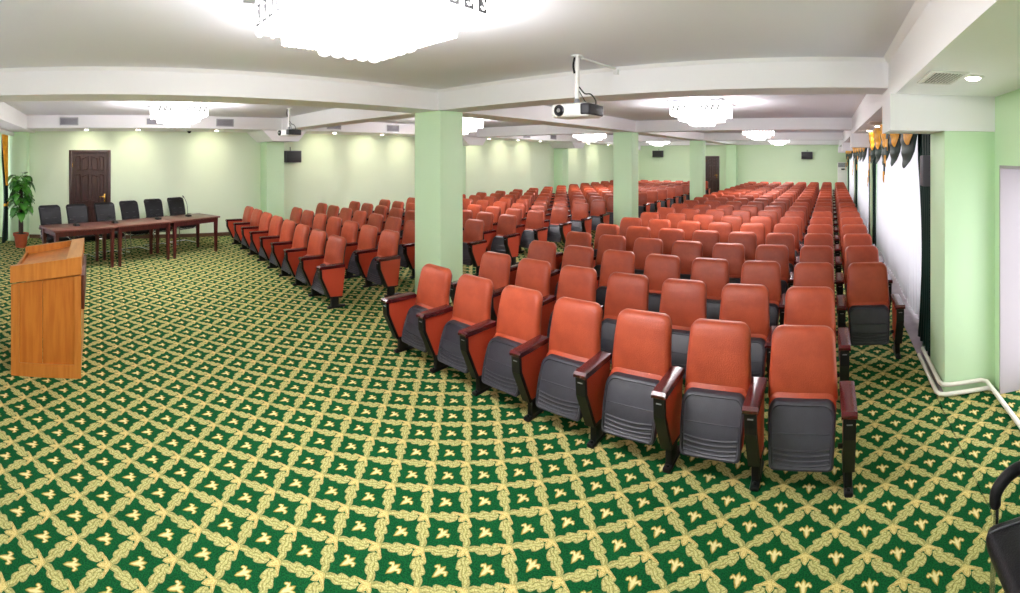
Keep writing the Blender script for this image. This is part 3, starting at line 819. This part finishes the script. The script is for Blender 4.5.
# front wall, only its corner is seen
def x_curtain(y, xa, xb, label, mat_, folds, name, z0=.05, z1=2.52):
    n = folds*8
    m = MB().grid(lambda u, v: (xa+(xb-xa)*u, y+.035*math.sin(2*PI*folds*u), z0+(z1-z0)*v), n, 6)
    return tag(m.obj(name, mat_, smooth=80), label, 'curtain', None)
x_curtain(-2.22, -10.45, -5.6, 'white sheer curtain in the corner behind the potted plant', 'sheer', 28, 'sheer_curtain')
x_curtain(-2.22, -4.6, .5, 'white sheer curtain over the front window nearest the doorway', 'sheer', 28, 'sheer_curtain')  # unseen curtain behind the camera, kept because it dims the front daylight
cd = thing('side_drape', 'dark green drape with gold lining hanging in the corner by the potted plant', 'drape')
MB().grid(lambda u, v: (-10.88+.55*u*(1-.45*math.sin(PI*min(1, v*1.3))), -2.10+.03*math.sin(2*PI*5*u), .04+2.47*v), 40, 14).obj('drape', 'greensatin', cd, 80)
MB().grid(lambda u, v: (-10.62+.62*u*(.2+.8*v), -2.04+.02*math.sin(2*PI*4*u), 1.35+1.15*v), 24, 8).obj('golden_lining', 'gold', cd, 80)
MB().tube([(-10.8, -2.05, .93), (-10.5, -2.0, .90), (-10.3, -2.05, .92)], .03, 8).obj('tieback', 'gold', cd, 60)
tag(MB().tube([(-10.9, -1.98, 2.545), (-6, -1.98, 2.545)], .05, 12).obj('curtain_rail', 'white'), 'white round curtain rail under the soffit in the plant corner', 'curtain rail')

# ------------------------------------------------------------------ vents, downlights, camera, pipes
def make_vent(label, mtx, w, h, m='vent', white=False):
    """face in local xz plane, looking along -y"""
    t = thing('air_vent', label, 'vent', (0, 0, 0), 0, 'ceiling air vents'); t.matrix_world = mtx
    fr = MB(); b = .022
    fr.box(-w/2, w/2, -.012, 0, h/2-b, h/2); fr.box(-w/2, w/2, -.012, 0, -h/2, -h/2+b); fr.box(-w/2, -w/2+b, -.012, 0, -h/2+b, h/2-b); fr.box(w/2-b, w/2, -.012, 0, -h/2+b, h/2-b)
    fr.obj('frame', 'white' if white else 'vent', t, 0)
    MB().box(-w/2+b, w/2-b, -.003, 0, -h/2+b, h/2-b).obj('backing', 'grille' if m == 'white' else 'ventdark', t, 0)
    sl = MB(); n = max(4, int((h-2*b)/.021))
    for k in range(n):
        z = -h/2+b+(h-2*b)*(k+.5)/n; sl.box(-w/2+b, w/2-b, -.010, -.004, z-.0045, z+.0045)
    sl.obj('slats', m, t, 0)
def on_left(y, z): return Matrix.Translation((-10.0, y, z)) @ Matrix.Rotation(PI/2, 4, 'Z')
VL = [(-.58, 'grey air vent on the soffit above the dark panelled door'), (1.27, 'air vent on the soffit behind the crystal light over the tables'),
      (2.84, 'grey air vent on the soffit next past the crystal light over the tables'), (5.60, 'grey air vent on the soffit between the far projector and nearest column'),
      (7.40, 'grey air vent on the soffit just before the nearest green column'), (11.7, 'grey air vent on the far-wall soffit, first past the nearest column'),
      (13.25, 'grey air vent on the far-wall soffit, second past the nearest column'), (14.95, 'grey air vent on the far-wall soffit, below the near projector')]
for y, lab in VL: make_vent(lab, on_left(y, 2.765), .40, .17, white=(y == 1.27))
def under(x, y, rz): return Matrix.Translation((x, y, ZS)) @ Matrix.Rotation(rz, 4, 'Z') @ Matrix.Rotation(PI/2, 4, 'X') @ Matrix.Rotation(PI, 4, 'Z')
VR = [(2.95, 'air vent in the window soffit beside the nearest downlight'), (7.0, 'air vent in the window soffit of the second bay, nearer one'), (9.3, 'air vent in the window soffit of the second bay, farther one')]
for y, lab in VR:
    make_vent(lab, Matrix.Translation((.735, y, ZS)) @ Matrix.Rotation(PI/2, 4, 'Z') @ Matrix.Rotation(PI/2, 4, 'X'), .46, .24, 'white', True)
def make_downlight(label, loc):
    t = thing('downlight', label, 'downlight', loc, 0, 'round ceiling downlights')
    n = 20
    MB().lathe([(.075, 0), (.075, -.006), (.06, -.014), (.05, -.012), (.05, 0)], n).obj('rim', 'white', t, 50)
    MB().lathe([(.05, -.004), (.046, -.018), (.03, -.026), (.004, -.028)], n).obj('bulb', 'spot', t, 60)
    return t
DL = [(-10.5, y, ZB, lab) for y, lab in [(-.22, 'downlight above the dark panelled door'), (.95, 'downlight above the chairs just past the dark door'), (2.78, 'downlight just before the green half column'),
      (5.9, 'downlight above the dark grey far-left speaker'), (7.4, 'downlight between the far-left speaker and the nearest column'), (8.7, 'downlight at the edge of the nearest green column'),
      (11.8, 'downlight on far-wall soffit, first seen past the nearest column'), (13.4, 'downlight on far-wall soffit, second seen past the nearest column'), (14.8, 'downlight on far-wall soffit, third seen past the nearest column'),
      (18.6, 'downlight on far-wall soffit, first past the far green half column'), (20.6, 'downlight on far-wall soffit, farthest and beside the second column')]]
DL += [(.92, 2.86, ZS, 'bright downlight in the window soffit beside the near air vent'), (.82, 7.65, ZS, 'downlight in the window soffit of the second bay, nearer one'), (.80, 9.0, ZS, 'downlight in the window soffit of the second bay, farther one')]
d0 = None
for x, y, z, lab in DL:
    if d0 is None: d0 = make_downlight(lab, (x, y, z))
    else: dup(d0, (x, y, z), 0, lab)
    L = bpy.data.lights.new('downlight_beam', 'SPOT'); L.energy = 22 if x < 0 else 14; L.color = (1, .92, .70); L.spot_size = math.radians(84); L.spot_blend = .9; L.shadow_soft_size = .05
    o = bpy.data.objects.new('downlight_beam', L); COL.objects.link(o); o.location = (x, y, z-.04)
    if x < 0: o.rotation_euler = (0, math.radians(60), 0)
cm = thing('ceiling_camera', 'small black dome camera under the soffit above the tables', 'security camera', (-10.6, 2.15, ZB))
MB().lathe([(.07, 0), (.07, -.02), (.05, -.03)], 18).obj('base', 'white', cm)
MB().lathe([(.05, -.028), (.045, -.055), (.025, -.075), (.003, -.08)], 16).obj('dome', 'lens', cm, 60)
for z, off, lab in ((.035, .0, 'lower white heating pipe on the floor around the near window column'), (.095, .035, 'upper white heating pipe on the floor around the near window column')):
    x0, y0, x1 = .90+off, 3.735+off, XR-.05-off*.3
    p = MB().tube([(x0, 4.55, z), (x0, y0+.06, z), (x0+.02, y0+.015, z), (x0+.07, y0, z), (x1-.04-off, y0, z), (x1-off, y0-.04, z), (x1-off, -1.6, z)], .018, 10)
    tag(p.obj('heating_pipe', 'pipe', smooth=60), lab, 'pipe', 'heating pipes')

# ------------------------------------------------------------------ light, world, camera
w = bpy.data.worlds.new('World'); S.world = w; w.use_nodes = True
w.node_tree.nodes['Background'].inputs[0].default_value = (.95, .94, 1, 1)
w.node_tree.nodes['Background'].inputs[1].default_value = 3.6
S.view_settings.view_transform = 'Standard'; S.view_settings.look = 'None'
S.view_settings.exposure = .70; S.view_settings.gamma = 1
S.view_settings.use_curve_mapping = False
S.cycles.max_bounces = 8; S.cycles.diffuse_bounces = 5; S.cycles.use_denoising = True
S.cycles.sample_clamp_indirect = 8; S.cycles.caustics_reflective = False; S.cycles.caustics_refractive = False

cam = bpy.data.cameras.new('Camera'); co = bpy.data.objects.new('Camera', cam); COL.objects.link(co); S.camera = co
co.location = (0, 0, 2.0)
FPX, HX, HY = 466., 828., 157.
head = (510-HX)/FPX                       # the picture's middle, measured from +Y
co.rotation_euler = (PI/2, 0, -head)
cam.type = 'PANO'; cam.panorama_type = 'CENTRAL_CYLINDRICAL'
cam.central_cylindrical_range_u_min = -510/FPX; cam.central_cylindrical_range_u_max = 510/FPX
cam.central_cylindrical_range_v_min = (HY-593)/FPX; cam.central_cylindrical_range_v_max = HY/FPX
cam.central_cylindrical_radius = 1.0
cam.clip_start = .05; cam.clip_end = 200
